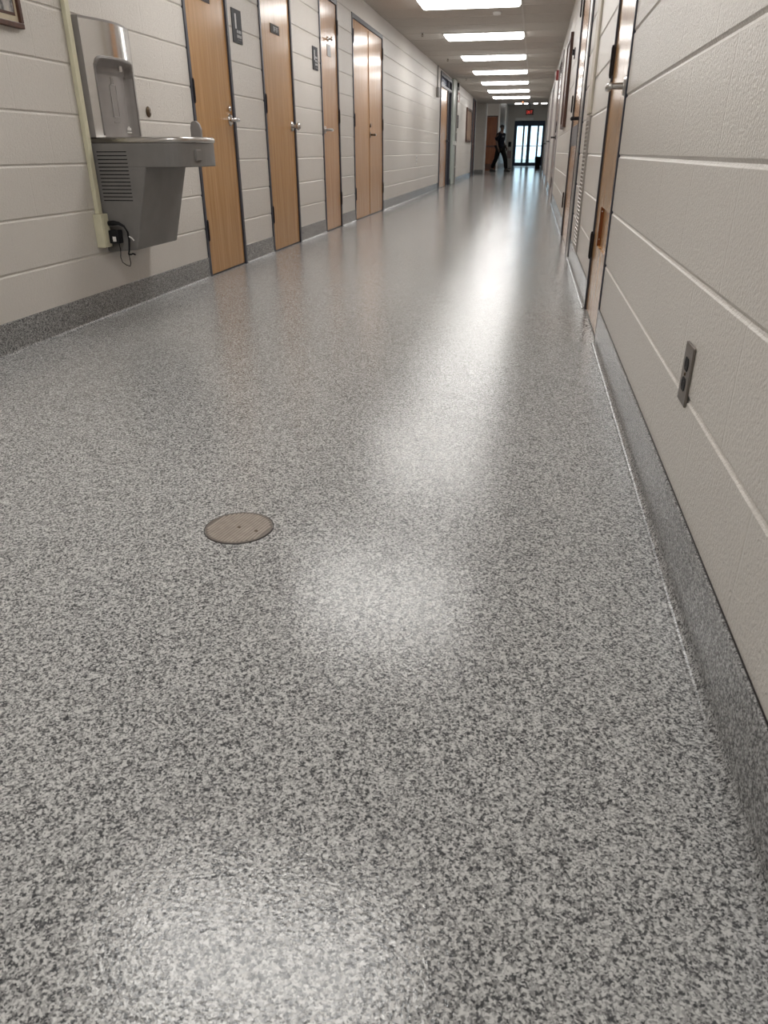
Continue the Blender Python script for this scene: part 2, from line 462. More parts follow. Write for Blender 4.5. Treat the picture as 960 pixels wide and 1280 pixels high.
d, w, a, b, _ = door_unit('door_1', 'L', *LD[0], 1, 'wood door just right of the drinking fountain, silver lever and dark frame')
for z in (1.90, 1.10, .294): hinge_into(d, a-.004, z, 1)
lever_into(d, b-.065, .96, -1, 'chrome', scale=1.1, y=.004)
ky = MB(); ky.lathe([(0, .004), (.017, .004), (.015, -.010), (0, -.012)], (b-.065, 0, 1.03), 'y', 18); ky.build('deadbolt', M['chrome'], d, smooth=True)
name_plate(d, -.01, 1.635, .18, .065)
d, w, a, b, _ = door_unit('door_2', 'L', *LD[1], 1, 'wood door between two dark wall signs, small name plate and knob')
for z in (1.90, 1.10, .294): hinge_into(d, a-.004, z, 1)
lever_into(d, b-.065, .96, 1, 'steel', 'knob', 1.1, y=.004)
name_plate(d, -.02, 1.63, .22, .062)
d, w, a, b, _ = door_unit('door_3', 'L', *LD[2], 1, 'narrow wood door with a small round hook and grey plaque, lever on its left', 'wood2')
for z in (1.90, 1.10, .294): hinge_into(d, b+.004, z, -1)
lever_into(d, a+.065, .96, 1, 'steel', y=.004)
hk = MB(); hk.lathe([(0, .004), (.022, .004), (.020, -.004), (.008, -.008), (.010, -.028), (.020, -.034), (.018, -.044), (0, -.046)], (-.03, 0, 1.76), 'y', 18)
hk.build('coat_hook', M['chrome'], d, smooth=True)
name_plate(d, .0, 1.665, .14, .10, 'plate_grey', 2)
d, w, a, b, LV = door_unit('door_4', 'L', *LD[3], 2, 'wide pair of wood doors, sheen painted in as a paler tone, with dark frame, farthest of the near left doors', 'wood2')
for z in (1.92, 1.09, .30): hinge_into(d, a-.004, z, 1, .12); hinge_into(d, b+.004, z, -1, .12)
lever_into(d, .045, .955, 1, 'brass', y=.004)
ky = MB(); ky.lathe([(0, .004), (.024, .004), (.022, -.012), (0, -.014)], (.045, 0, 1.06), 'y', 18); ky.build('deadbolt', M['brass'], d, smooth=True)
st = MB(); st.box(-.012, .006, -.004, .004, .02, 2.07); st.build('astragal', M['wood2'], LV[0])

# distant left doors
root = thing('door_5', 'wood door standing beside a dark gap under a transom coloured with a bluish reflection, beyond the plain block wall', 'door', (WL, (LD[4][0]+LD[4][1])/2, 0), LEFT, kind='structure')
f = MB(); hw = 1.15
for x0, x1 in ((-hw, -hw+.06), (.34, .42), (hw-.09, hw)): f.box(x0, x1, -.02, .10, 0, 2.30)
f.box(-hw+.06, hw-.09, -.02, .10, 2.22, 2.30); f.box(-hw+.06, hw-.09, -.02, .10, 2.02, 2.07)
f.build('frame', M['frame'], root)
l = MB(); l.box(-hw+.06, .34, .004, .048, .01, 2.02); l.build('door_leaf', M['wood2'], root)
l = MB(); l.box(.42, hw-.09, .06, .095, .01, 2.02); l.build('dark_gap_panel', M['hinge'], root)  # dark panel stands in for the unlit interior of the open gap
l = MB(); l.box(-hw+.06, hw-.09, .03, .05, 2.07, 2.22); l.build('transom', plain('blue_reflection_transom', (.16, .19, .28), .2), root)  # bluish reflection on the transom put into its base colour
for z in (1.85, 1.05, .3): hinge_into(root, -hw+.045, z, 1)
lever_into(root, .27, .98, -1, 'hinge', y=.004)
d, w, a, b, _ = door_unit('door_6', 'L', *LD[5], 1, 'last dark framed door at the far end of the left wall', 'brownwood', jamb=.10, proud=.03)
lever_into(d, a+.08, .98, 1, 'steel', y=.004)

# right doors. local x runs towards the camera side (-Y)
d = thing('door_7', 'wood door on the right wall with a low recessed vent panel, silver lever at its near edge', 'door', (WR, (RD[0][0]+RD[0][1])/2, 0), RIGHT, kind='structure')
w = (RD[0][1]-RD[0][0])/2; top = 2.137; jb = .022
f = MB(); f.box(-w, -w+jb, -.006, .10, 0, top); f.box(w-jb, w, -.006, .10, 0, top); f.box(-w+jb, w-jb, -.006, .10, top-.045, top)
f.build('frame', M['frame'], d, bevel=.0015)
x0, x1 = -w+jb+.003, w-jb-.003
vx0, vx1, vz0, vz1 = -.165, .30, .345, .520     # recess in the lower leaf
l = MB()
l.box(x0, vx0, .004, .048, .010, 2.088); l.box(vx1, x1, .004, .048, .010, 2.088)
l.box(vx0, vx1, .004, .048, .010, vz0); l.box(vx0, vx1, .004, .048, vz1, 2.088)
lf = l.build('door_leaf', M['wood'], d)
p = MB(); p.box(vx0, vx1, .018, .030, vz0, vz1); vp = p.build('vent_panel', M['wood'], lf)
j = MB(); j.box(vx0, vx0+.008, .002, .018, vz0, vz1); 
jo = j.build('vent_jamb', M['darkwood'], vp)
for z in (vz0+.03, vz1-.02):
    s_ = MB(); s_.lathe([(0, .008), (.004, .008), (.0035, .0102), (0, .0105)], (vx0, .010, z), 'x', 12)
    s_.build('jamb_screw', M['chrome'], jo)
for z in (1.92, 1.13, .323): hinge_into(d, -w+jb-.006, z, 1, .115, .009)
s = MB(); s.box(x0, x1, .01, .09, 0, .008); s.build('threshold', M['hinge'], d)
lever_into(d, x1-.058, .985, -1, 'steel', 'lever', 1.05, y=.004)

d, w, a, b, LV = door_unit('door_8', 'R', *RD[1], 1, 'glossy wood door in a thick dark steel frame beyond the tall painted raceway', 'wood2', jamb=.03, proud=.010)
j = MB(); j.box(b-.22, b, -.016, .003, .0, 2.08); j.build('jamb_liner', M['steel'], d)
j = MB(); j.box(b-.245, b-.22, -.020, .003, .0, 2.08); j.build('door_stop', M['frame'], d)
for z in (1.90, 1.15, .325): hinge_into(d, a-.012, z, 1, .125, .022)
lever_into(d, b-.34, .985, -1, 'hinge', 'lever', 1.1, y=.004)
k_ = MB(); k_.box(a+.02, b-.26, .0015, .004, .80, .96); k_.build('push_plate', M['plate_grey'], d)
d, w, a, b, _ = door_unit('door_9', 'R', *RD[2], 2, 'pale glossy wood door pair on the far right wall past the brown board', 'pinkdoor', jamb=.08, proud=.02, framemat='pale_frame')
for z in (1.90, 1.1, .3): hinge_into(d, b+.02, z, -1, .14, .03)
lever_into(d, -.06, .97, 1, 'hinge', y=.004, scale=1.2)
d, w, a, b, _ = door_unit('door_10', 'R', *RD[3], 2, 'second pale door pair from the glass entrance on the right wall', 'pinkdoor', jamb=.10, proud=.02, framemat='pale_frame')
lever_into(d, -.06, .97, 1, 'hinge', y=.004, scale=1.2)
d, w, a, b, _ = door_unit('door_11', 'R', *RD[4], 1, 'last pale door on the right wall before the glass entrance', 'pinkdoor', jamb=.12, proud=.02, framemat='pale_frame')
lever_into(d, a+.1, .97, 1, 'hinge', y=.004, scale=1.2)

# red-brown door facing the corridor
d = thing('door_12', 'red-brown wood door facing the corridor behind the walking person', 'door', (-2.08, 36.1, 0), 0, kind='structure')
f = MB(); f.box(-.40, -.36, -.01, .1, 0, 2.14); f.box(.36, .40, -.01, .1, 0, 2.14); f.box(-.36, .36, -.01, .1, 2.10, 2.14); f.build('frame', M['brownwood'], d)
l = MB(); l.box(-.357, .357, .003, .045, .0, 2.097); l.build('door_leaf', M['darkwood'], d)
l = MB(); l.box(-.33, .33, -.035, -.015, .93, .99); l.box(-.30, -.26, -.02, .004, .93, .99); l.box(.26, .30, -.02, .004, .93, .99); l.build('push_bar', M['brownwood'], d)
k_ = MB(); k_.box(-.34, .34, .0, .003, .03, .26); k_.build('kick_plate', M['brownwood'], d)

# glass entrance
d = thing('door_13', 'dark blue framed pair of glass entrance doors with bright daylight behind', 'door', ((EX0+EX1)/2, 45.4, 0), 0, kind='structure')
hw = (EX1-EX0)/2
f = MB(); f.box(-hw, -hw+.09, -.02, .12, 0, EZ); f.box(hw-.05, hw, -.02, .12, 0, EZ); f.box(-hw+.09, hw-.05, -.02, .12, EZ-.12, EZ)
f.box(-.03, .03, -.02, .12, 0, EZ-.12)
f.build('frame', M['darkdoor'], d)
for sx in (-1, 1):
    xa, xb = (-hw+.09, -.03) if sx < 0 else (.03, hw-.05)
    l = MB()
    l.box(xa, xa+.06, .02, .07, .01, EZ-.13); l.box(xb-.06, xb, .02, .07, .01, EZ-.13)
    l.box(xa+.06, xb-.06, .02, .07, .01, .20); l.box(xa, xb, .02, .07, EZ-.25, EZ-.12)
    mid = (xa+xb)/2 + .08
    l.box(mid-.05, mid+.05, .025, .065, .20, EZ-.25)
    lo = l.build('glass_door_leaf', M['darkdoor'], d)
    g = MB(); g.box(xa+.06, xb-.06, .042, .046, .20, EZ-.25); g.build('glass_pane', M['glass'], lo)
    p = MB(); p.box(xa+.05, xb-.05, -.05, -.02, 1.0, 1.04); p.box(xa+.05, xa+.08, -.03, .02, .99, 1.05); p.box(xb-.08, xb-.05, -.03, .02, .99, 1.05)
    p.build('push_bar', M['steel'], lo)
o = MB(); o.box(-1.18, -.22, 45.25, 45.39, 2.235, 2.38)
c_ = o.build('door_operator', M['white'], None, bevel=.01); tag(c_, 'pale long operator box above the left glass entrance door', 'door operator')

# ------------------------------------------------------------ ceiling lights
def light_fixture():
    r = thing('ceiling_light', '', 'ceiling light', (-.89, 0, CE), 0)
    h = MB(); h.box(-.60, .60, -.30, -.286, -.016, 0); h.box(-.60, .60, .286, .30, -.016, 0)
    h.box(-.60, -.586, -.286, .286, -.016, 0); h.box(.586, .60, -.286, .286, -.016, 0)
    h.build('housing', M['grid'], r)
    l = MB(); bm = l.bm
    A = [(-.585, -.285, -.004), (.585, -.285, -.004), (.585, .285, -.004), (-.585, .285, -.004)]
    B = [(-.575, -.262, -.034), (.575, -.262, -.034), (.575, .262, -.034), (-.575, .262, -.034)]
    D = [(-.545, -.225, -.046), (.545, -.225, -.046), (.545, .225, -.046), (-.545, .225, -.046)]
    V = [[bm.verts.new(p) for p in q] for q in (A, B, D)]
    for u, v in zip(V, V[1:]):
        for i in range(4): bm.faces.new((u[i], u[(i+1) % 4], v[(i+1) % 4], v[i]))
    bm.faces.new(V[0]); bm.faces.new(V[2])
    l.build('light_lens', M['lens'], r)
    return r
proto = light_fixture()
ords = {-4: 'behind the viewer', -3: 'over the viewer', -2: 'over the floor drain', -1: 'over the drinking fountain'}
near = ['nearest visible bright ceiling light, cut by the top edge', 'second nearest bright ceiling light, seen whole', 'third nearest bright ceiling light in the row',
        'fourth bright ceiling light, middle of the seven in the row', 'third bright ceiling light counted from the far end of the row',
        'second bright ceiling light from the far end of the row', 'farthest and smallest bright ceiling light of the row']
for i in range(-4, 7):
    o = proto if i == -4 else copy_tree(proto)
    o.location = (-.89, 10.0 + 2.84*i + .30, CE)
    o['label'] = near[i] if i >= 0 else 'white ceiling light ' + ords[i] + ', above the picture'
    o['group'] = 'row of bright ceiling lights in the corridor'
for i, (x, y) in enumerate(((-3.6, 33.2), (.30, 32.6))):  # extra unseen fixtures, added to brighten the dark lobby
    o = copy_tree(proto); o.location = (x, y, 2.95)
    o['label'] = ['added unseen ceiling light brightening the side passage', 'added unseen ceiling light brightening the lobby behind the ceiling step'][i]
    o['group'] = 'added unseen fill lights of the lobby'
for i, x in enumerate((-1.02, -.64, -.16, .26)):
    r = thing('downlight', ['leftmost of the four small lobby lights above the entrance', 'small lobby light left of the exit sign top', 'small lobby light right of the exit sign top', 'rightmost of the four small lobby lights above the entrance'][i],
              'ceiling light', (x, 42.9, 2.95), 0, 'small lights in the lobby ceiling')
    w_ = (.17, .09, .10, .14)[i]
    h = MB(); h.box(-w_-.02, w_+.02, -.14, .14, -.015, 0); h.build('housing', M['grid'], r)
    h = MB(); h.box(-w_, w_, -.12, .12, -.045, -.015); h.build('light_lens', M['downlight'], r)

# sprinklers and detectors
def sprinkler(x, y, lab):
    r = thing('fire_sprinkler', lab, 'sprinkler', (x, y, CE), 0, 'small sprinkler heads in the corridor ceiling')
    e = MB(); e.lathe([(0, 0), (.036, 0), (.034, -.005), (.014, -.008), (0, -.008)], (0, 0, 0), 'z', 20); e.build('escutcheon', M['steel'], r)
    e = MB(); e.cyl((0, 0, -.006), (0, 0, -.024), .009, 12)
    e.tube([(-.009, 0, -.02), (-.013, 0, -.035), (0, 0, -.048)], .003, 8); e.tube([(.009, 0, -.02), (.013, 0, -.035), (0, 0, -.048)], .003, 8)
    e.build('sprinkler_body', M['brass'], r)
    e = MB(); e.cyl((0, 0, -.047), (0, 0, -.050), .016, 16); e.build('deflector', M['brass'], r)
sprinkler(-1.78, 12.75, 'small sprinkler head on the ceiling left of the second light')
sprinkler(-1.76, 16.15, 'small sprinkler head on the ceiling left of the third light')
sprinkler(-1.77, 20.4, 'small distant sprinkler head on the ceiling left of the fifth light')
r = thing('smoke_detector', 'small pale round detector just behind the nearest visible ceiling light', 'detector', (-.61, 11.16, CE))
e = MB(); e.lathe([(0, 0), (.055, 0), (.055, -.012), (.048, -.030), (.02, -.036), (0, -.036)], (0, 0, 0), 'z', 28); e.build('detector_body', M['white'], r, smooth=True)
e = MB(); e.cyl((.03, 0, -.030), (.03, 0, -.0365), .004, 8); e.build('detector_led', M['red'], r)
r = thing('indicator_lamp', 'tiny glowing orange lamp on the ceiling beyond the last corridor light', 'lamp', (-.56, 29.7, CE))
e = MB(); e.lathe([(0, 0), (.05, 0), (.045, -.02), (0, -.022)], (0, 0, 0), 'z', 16); e.build('lamp_base', M['hinge'], r)
e = MB(); e.sphere((0, 0, -.035), .022, 12); e.build('lamp_dome', M['ember'], r)

# exit sign over the entrance
r = thing('exit_sign', 'red exit sign hanging above the glass entrance doors', 'sign', (-.42, 42.0, 2.50))
e = MB(); e.box(-.19, .19, -.02, .02, -.13, .13); e.box(-.012, .012, -.012, .012, .13, .45); e.build('sign_housing', M['plate_grey'], r)
e = MB(); z0, z1 = -.07, .07
def seg(m, x0, x1, za, zb): m.box(x0, x1, -.026, -.021, za, zb)
seg(e, -.14, -.125, z0, z1); [seg(e, -.125, -.085, z, z+.018) for z in (z0, -.009, z1-.018)]
for s2 in (1, -1):
    e.box(-.0475-.009, -.0475+.009, -.026, -.021, z0, z1, Matrix.Rotation(s2*.42, 3, 'Y'))
seg(e, .008, .024, z0, z1)
seg(e, .085, .101, z0, z1); seg(e, .055, .131, z1-.018, z1)
e.build('exit_lettering', M['exitred'], r)

# ------------------------------------------------------------ drinking fountain with bottle filler
FY = 3.83
fo = thing('drinking_fountain', 'grey wall-hung drinking fountain with steel bottle filler and side louvres', 'drinking fountain', (WL, FY, 0), LEFT)
hw = .23
cab = MB()   # sloping cabinet; local y is minus distance from the wall
prof = [(-.001, .305), (-.165, .318), (-.270, .700), (-.001, .700)]
cab.prism(prof, 'x', -hw, hw); co = cab.build('cabinet', M['greymetal'], fo, bevel=.006)
# louvres on the left side of the cabinet
lo = MB()
for i in range(14):
    z = .763 - i*(.763-.548)/13
    if z > .70: continue
    ya, yb = -.024, -.178+(.70-z)*.0
    lo.box(-hw-.0012, -hw+.001, yb, ya, z-.0022, z+.0022)
def basin_plan(dep, w, rc, n=26, side=0.0):
    """straight sides, softly bowed front"""
    y0 = dep-.150; pts = [(-w, -.001)]
    for i in range(n+1):
        u_ = -math.cos(PI*i/n); k_ = max(0.0, 1-abs(u_)**2.5)**(1/2.5)
        pts.append((w*u_, -(y0+.150*k_)))
    return pts+[(w, -.001)]
bn = MB(); bn.prism(basin_plan(.492, hw, .085), 'z', .695, .800)
bo = bn.build('basin_apron', M['greymetal'], fo, bevel=.004)
for i in range(4):
    z = .763 - i*(.763-.548)/13
    lo.box(-hw-.0012, -hw+.001, -.178, -.024, z-.0022, z+.0022)
lo.build('louvres', M['black'], co)
# stainless basin top with a rounded rim and sunk bowl
rim = MB(); bm = rim.bm
def loop(dep, w, rc, z, yb=-.001):
    pts = basin_plan(dep, w, rc)
    return [bm.verts.new((x, min(y, yb), z)) for x, y in pts]
Ls = [loop(.492, hw, .085, .800), loop(.498, hw+.003, .088, .806), loop(.498, hw+.003, .088, .820), loop(.490, hw-.004, .085, .826), loop(.462, hw-.03, .08, .824, -.12), loop(.435, hw-.06, .07, .795, -.15), loop(.405, hw-.09, .06, .785, -.18)]
for u, v in zip(Ls, Ls[1:]):
    n = len(u)
    for i in range(n): bm.faces.new((u[i], u[(i+1) % n], v[(i+1) % n], v[i]))
bm.faces.new(Ls[-1]); bm.faces.new(Ls[0])
ro = rim.build('basin_rim', M['steel'], fo, smooth=True)
# push bars: front and left corner
pb = MB(); pb.box(-.125, -.075, -.492, -.478, .722, .772, Matrix.Rotation(-.12, 3, 'Z')); pb.build('push_bar', M['greymetal'], fo, bevel=.004)
# bubbler with its guard
bb = MB(); bb.tube([(.062, -.425, .80), (.062, -.43, .85), (.062, -.435, .872)], [.022, .018, .015], 16)
bb.build('bubbler', M['chrome'], fo, smooth=True)
gd = MB(); gd.prism([(-.462, .80), (-.464, .862), (-.456, .885), (-.444, .897), (-.430, .899), (-.414, .893), (-.408, .87), (-.408, .80)], 'x', .015, .035)
gd.build('bubbler_guard', M['greyplastic'], fo, bevel=.004)
# bottle filler
def dface(x): return .036 + .052*math.cos(PI*x/.46)
ax, az0, az1, rcn = .180, .832, 1.165, .045
def sdf(x, z):   # rounded rectangle, negative inside; the foot runs into the basin
    cx_, cz_ = 0.0, (az0-.10+az1)/2; hx, hz = ax-rcn, (az1-az0+.10)/2-rcn
    qx, qz = abs(x-cx_)-hx, abs(z-cz_)-hz
    return math.hypot(max(qx, 0), max(qz, 0)) + min(max(qx, qz), 0) - rcn
NX, NZ = 60, 72
zb0, zb1 = .826, 1.305
def vpos(i, k, inside):
    x = -hw + 2*hw*i/NX; z = zb0 + (zb1-zb0)*k/NZ
    D = dface(x)
    if inside:
        s0 = sdf(x, z)
        if s0 < 0:
            t_ = min(1, -s0/.035); t_ = t_*t_*(3-2*t_)
            up = min(1, max(0, (az1-z)/.09))
            D = D - .045*t_ + (.020*(1-up)*min(1, -s0/.012+.4) if z > az1-.06 else 0)
            D = max(D, .006)
    return (x, -D, z)
sh, al = MB(), MB(); VS, VA = {}, {}
for i in range(NX):
    for k in range(NZ):
        xm = -hw+2*hw*(i+.5)/NX; zm = zb0+(zb1-zb0)*(k+.5)/NZ
        ins = sdf(xm, zm) < 0
        D_, mbx = (VA, al) if ins else (VS, sh)
        q = []
        for (ii, kk) in ((i, k), (i+1, k), (i+1, k+1), (i, k+1)):
            if (ii, kk) not in D_: D_[(ii, kk)] = mbx.bm.verts.new(vpos(ii, kk, ins))
            q.append(D_[(ii, kk)])
        mbx.bm.faces.new(q)
bf = sh.build('bottle_filler_shell', M['chrome'], fo, smooth=True)
af = al.build('bottle_alcove', M['greyplastic'], fo, smooth=True)
# backing body: sides and top cap, dark grey side strip
bk = MB()
pts = [(-hw, -.0015)] + [(-hw+2*hw*i/24, -(dface(-hw+2*hw*i/24)+.0)) for i in range(25)] + [(hw, -.0015)]
bk.prism(pts, 'z', zb1, zb1+.010)
bk.box(-hw-.003, -hw, -.036, -.0015, zb0, zb1+.01); bk.box(hw, hw+.003, -.036, -.0015, zb0, zb1+.01)
bk.box(-hw, hw, -.006, -.0015, zb0, zb1)
bk.build('back_housing', M['greyplastic'], fo)
# lip around the alcove
lip = MB(); P_ = []
for i in range(0, 61):
    tt = i/60
    if tt < .3: x, z = -ax, .835+(az1-rcn-.835)*tt/.3
    elif tt < .4: a_ = (tt-.3)/.1*PI/2; x, z = -ax+rcn-rcn*math.cos(a_), az1-rcn+rcn*math.sin(a_)
    elif tt < .6: x, z = -ax+rcn+(2*ax-2*rcn)*(tt-.4)/.2, az1
    elif tt < .7: a_ = (tt-.6)/.1*PI/2; x, z = ax-rcn+rcn*math.sin(a_), az1-rcn+rcn*math.cos(a_)
    else: x, z = ax, az1-rcn-(az1-rcn-.835)*(tt-.7)/.3
    P_.append((x, -dface(x)-.002, z))
lip.tube(P_, .0035, 8); lip.build('alcove_lip', M['greyplastic'], af, smooth=True)
nz_ = MB(); nz_.cyl((0, -.085, 1.135), (0, -.085, 1.112), .009, 14); nz_.build('nozzle', M['steel'], fo)
# raised bottle pictogram and small white mark low on the right
pg = MB()
for x0, x1, za, zb in ((-.055, -.050, .92, 1.055), (.000, .005, .92, 1.055), (-.055, .005, .917, .921), (-.045, -.005, 1.055, 1.060), (-.038, -.033, 1.06, 1.085), (-.017, -.012, 1.06, 1.085), (-.038, -.012, 1.085, 1.089)):
    pg.box(x0+.01, x1+.01, -.0446, -.0405, za, zb)
for i in range(7): pg.box(-.045+i*.009, -.040+i*.009, -.0446, -.040, .893, .899)
pg.build('bottle_pictogram', plain('pale_grey_print', (.33, .31, .30), .5), af)
pg = MB()
for i, h_ in enumerate((.012, .018, .012)): pg.box(.085+i*.014, .094+i*.014, -.0375, -.028, .862, .862+h_)
pg.box(.080, .125, -.0375, -.028, .850, .855)
pg.build('maker_mark', M['paper'], af)

# ivory raceway and outlet box left of the fountain
rw = thing('wiring_raceway', 'narrow ivory raceway running up the wall left of the drinking fountain', 'raceway', (WL, 3.555, 0), LEFT)
e = MB(); e.box(-.020, .016, -.022, -.0005, .49, CE); e.build('raceway_cover', M['ivory'], rw, bevel=.003)
e = MB(); e.box(-.046, .020, -.045, -.0005, .336, .490); bxo = e.build('outlet_box', M['ivory'], rw, bevel=.003)
e = MB(); e.box(-.036, .012, -.0475, -.045, .352, .474); e.build('receptacle', M['ivory'], bxo)
pg = thing('power_adapter', 'black plug adapter with white label and looping cords beside the fountain', 'power adapter', (WL, 3.57, 0), LEFT)
e = MB(); e.box(-.022, .022, -.100, -.048, .352, .415); e.build('adapter_body', M['black'], pg, bevel=.004)
e = MB(); e.box(-.0235, -.022, -.085, -.068, .362, .385); e.build('adapter_label', M['paper'], pg)
e = MB(); e.tube([(-.005, -.048, .445), (-.005, -.075, .447), (0, -.10, .445), (.0, -.125, .432), (.0, -.140, .405), (0, -.143, .37), (0, -.135, .32), (0, -.128, .30)], [.012, .012, .008, .005, .005, .005, .004, .004], 10); e.build('upper_cord', M['black'], pg, smooth=True)
e = MB(); e.tube([(0, -.085, .352), (0, -.088, .32), (0, -.082, .285), (0, -.088, .262), (0, -.108, .248), (0, -.127, .243), (0, -.133, .258), (0, -.130, .30)], .0022, 8); e.build('cord_loop', M['black'], pg, smooth=True)
e = MB(); e.tube([(0, -.145, .385), (.0, -.158, .378), (0, -.168, .366)], .0035, 8); e.build('cable_tie', M['white'], pg)
e = MB(); e.tube([(0, -.128, .300), (0, -.142, .300), (.0, -.152, .304), (0, -.165, .299)], .004, 8); e.build('cord_end', M['black'], pg)

# wall plug disc right of the filler
r = thing('wall_plug', 'small round dark bronze cap on the wall between fountain and first door', 'wall cap', (WL, 4.24, .959), LEFT)
e = MB(); e.lathe([(0, -.0005), (.026, -.0005), (.027, -.004), (.022, -.009), (.010, -.013), (0, -.013)], (0, 0, 0), 'y', 28); e.build('cap_dome', M['brass'], r, smooth=True)
e = MB(); e.cyl((0, -.012, 0), (0, -.015, 0), .007, 12); e.build('cap_screw', M['steel'], r)

# framed picture, upper left
r = thing('framed_picture', 'brown framed picture with cream mat hanging in the upper left corner', 'picture', (WL, 2.95, 1.21), LEFT)
pw, ph = .26, .62
e = MB()
e.box(-pw, pw, -.022, -.001, 0, .020); e.box(-pw, pw, -.022, -.001, ph-.020, ph); e.box(-pw, -pw+.020, -.022, -.001, .020, ph-.020); e.box(pw-.020, pw, -.022, -.001, .020, ph-.020)
e.build('picture_frame', M['brownwood'], r, bevel=.003)
e = MB(); e.box(-pw+.018, pw-.018, -.010, -.002, .018, ph-.018); mo = e.build('mat_board', M['cream'], r)
e = MB(); e.box(-pw+.036, pw-.036, -.0115, -.009, .042, ph-.042); e.build('inner_border', M['brownwood'], mo)
e = MB(); e.box(-pw+.044, pw-.044, -.0125, -.011, .052, ph-.052); e.build('photo_print', M['photo'], mo)

# dark wall signs
def wall_sign(y0, y1, z0, z1, lab, rows):
    r = thing('wall_sign', lab, 'sign', (WL, (y0+y1)/2, (z0+z1)/2), LEFT, 'dark slate room signs on the left wall')
    w_, h_ = (y1-y0)/2, (z1-z0)/2
    e = MB(); e.box(-w_, w_, -.006, -.0005, -h_, h_); e.build('sign_plate', M['sign'], r, bevel=.0015)
    e = MB()
    e.box(-w_*.45, -w_*.15, -.0072, -.006, -h_*.15, h_*.72)                      # tall pictogram bar
    for z in rows:
        for i in range(4):
            x = -w_*.15 + i*w_*.24
            e.box(x, x+w_*.13, -.0072, -.006, z*h_-h_*.09, z*h_+h_*.09)
    e.build('sign_lettering', M['mark'], r)
    e = MB()
    for i in range(6):
        e.sphere((w_*.02+i*w_*.12, -.0066, -h_*.78), .0022, 6)
    e.build('braille_dots', M['mark'], r)
wall_sign(5.64, 5.82, 1.44, 1.64, 'dark slate sign with pale lettering between the first and second wood doors', (-.30, -.58))
wall_sign(7.68, 7.86, 1.45, 1.64, 'dark slate sign with pale lettering between the second and third wood doors', (.1, -.2, -.5))

# ------------------------------------------------------------ floor drain cover
r = thing('floor_drain', 'round bronze ribbed drain cover set flush in the speckled floor', 'drain cover', (-.590, 1.374, 0), 0)
rad = .078
e = MB(); e.lathe([(0, -.002), (rad, -.002), (rad, .0008), (rad-.0012, .0012), (rad-.002, .0008), (rad-.002, -.001)], (0, 0, 0), 'z', 64)
e.build('drain_rim', M['hinge'], r)
e = MB(); e.lathe([(0, 0), (rad-.003, 0), (rad-.003, .0016), (rad-.007, .0018), (rad-.0075, .0010), (0, .0010)], (0, 0, 0), 'z', 64)
go = e.build('drain_cover', plain('drain_grooves', (.16, .135, .115), .5), r)
e = MB(); R0 = rad-.0085; n = 19; ang = math.radians(76.5)
u = Vector((math.cos(ang), math.sin(ang), 0)); v = Vector((-u.y, u.x, 0))
for i in range(-n//2+1, n//2+1):
    off = i*.0076
    if abs(off) > R0-.002: continue
    half = math.sqrt(R0*R0-off*off)
    c0 = v*off
    q = [c0-u*half-v*.0027, c0+u*half-v*.0027, c0+u*half+v*.0027, c0-u*half+v*.0027]
    e.prism([(p_.x, p_.y) for p_ in q], 'z', .0006, .0019)
e.build('drain_ribs', M['flakebronze'], go)
for s2 in (.0, .045):
    e = MB(); e.lathe([(0, .0005), (.0042, .0005), (.004, .0024), (0, .0026)], (v.x*-s2+.0, v.y*-s2, 0), 'z', 14)
    e.build('drain_screw', M['brass'], go)

# ------------------------------------------------------------ steel outlet on the right wall
r = thing('wall_outlet', 'steel duplex outlet plate with two black sockets on the right wall', 'outlet', (WR, 1.484, .366), RIGHT)
e = MB(); pw, ph = .036, .0575
pl = MB(); pl.box(-pw, pw, -.0055, -.0005, -ph, ph); po = pl.build('cover_plate', brushed('bronze_steel', (.26, .235, .215), .35), r, bevel=.0015)
for sz in (.0195, -.0195):
    q = MB(); pts = []
    for i in range(28):
        a_ = 2*PI*i/28; x = .0165*math.cos(a_); z = max(-.0125, min(.0125, .0165*math.sin(a_)))
        pts.append((x, sz+z))
    q.prism(pts, 'y', -.0068, -.005); so = q.build('socket', M['black'], r)
    q = MB(); q.box(-.0075, -.0055, -.0072, -.0066, sz-.001, sz+.007); q.box(.0055, .0075, -.0072, -.0066, sz-.001, sz+.007); q.cyl((0, -.0072, sz-.007), (0, -.0066, sz-.007), .0024, 10)
    q.build('socket_slots', M['hinge'], so)
q = MB(); q.lathe([(0, -.0055), (.0035, -.0055), (.003, -.0075), (0, -.008)], (0, 0, 0), 'y', 12); q.build('plate_screw', M['brass'], r)

# ------------------------------------------------------------ right wall: chase, grille, board, alarm, thermostat
r = thing('painted_chase', 'tall beige painted raceway above the perforated grille on the right wall', 'raceway', (WR, 5.47, 0), RIGHT)
e = MB(); e.box(-.15, .15, -.014, -.0005, .97, CE); e.build('chase_cover', plain('beige_paint', (.50, .45, .37), .45), r, bevel=.003)
r = thing('wall_grille', 'tall perforated return grille low on the right wall beside the glossy wood door', 'grille', (WR, 5.45, 0), RIGHT)
e = MB(); e.box(-.16, -.13, -.012, -.0005, .15, .955); e.box(.13, .16, -.012, -.0005, .15, .955); e.box(-.13, .13, -.012, -.0005, .15, .175); e.box(-.13, .13, -.012, -.0005, .93, .955)
e.build('grille_frame', plain('grille_beige', (.36, .33, .30), .4, .3), r)
e = MB(); e.box(-.13, .13, -.003, -.0005, .175, .93); e.build('grille_back', M['hinge'], r)
e = MB()
for i in range(32):
    z = .185 + i*.0236
    e.box(-.13, .13, -.013, -.003, z, z+.009, Matrix.Rotation(.5, 3, 'X'))
for x in (-.065, 0, .065): e.box(x-.003, x+.003, -.0125, -.003, .175, .93)
e.build('grille_slats', plain('grille_metal', (.42, .38, .34), .35, .5), r)

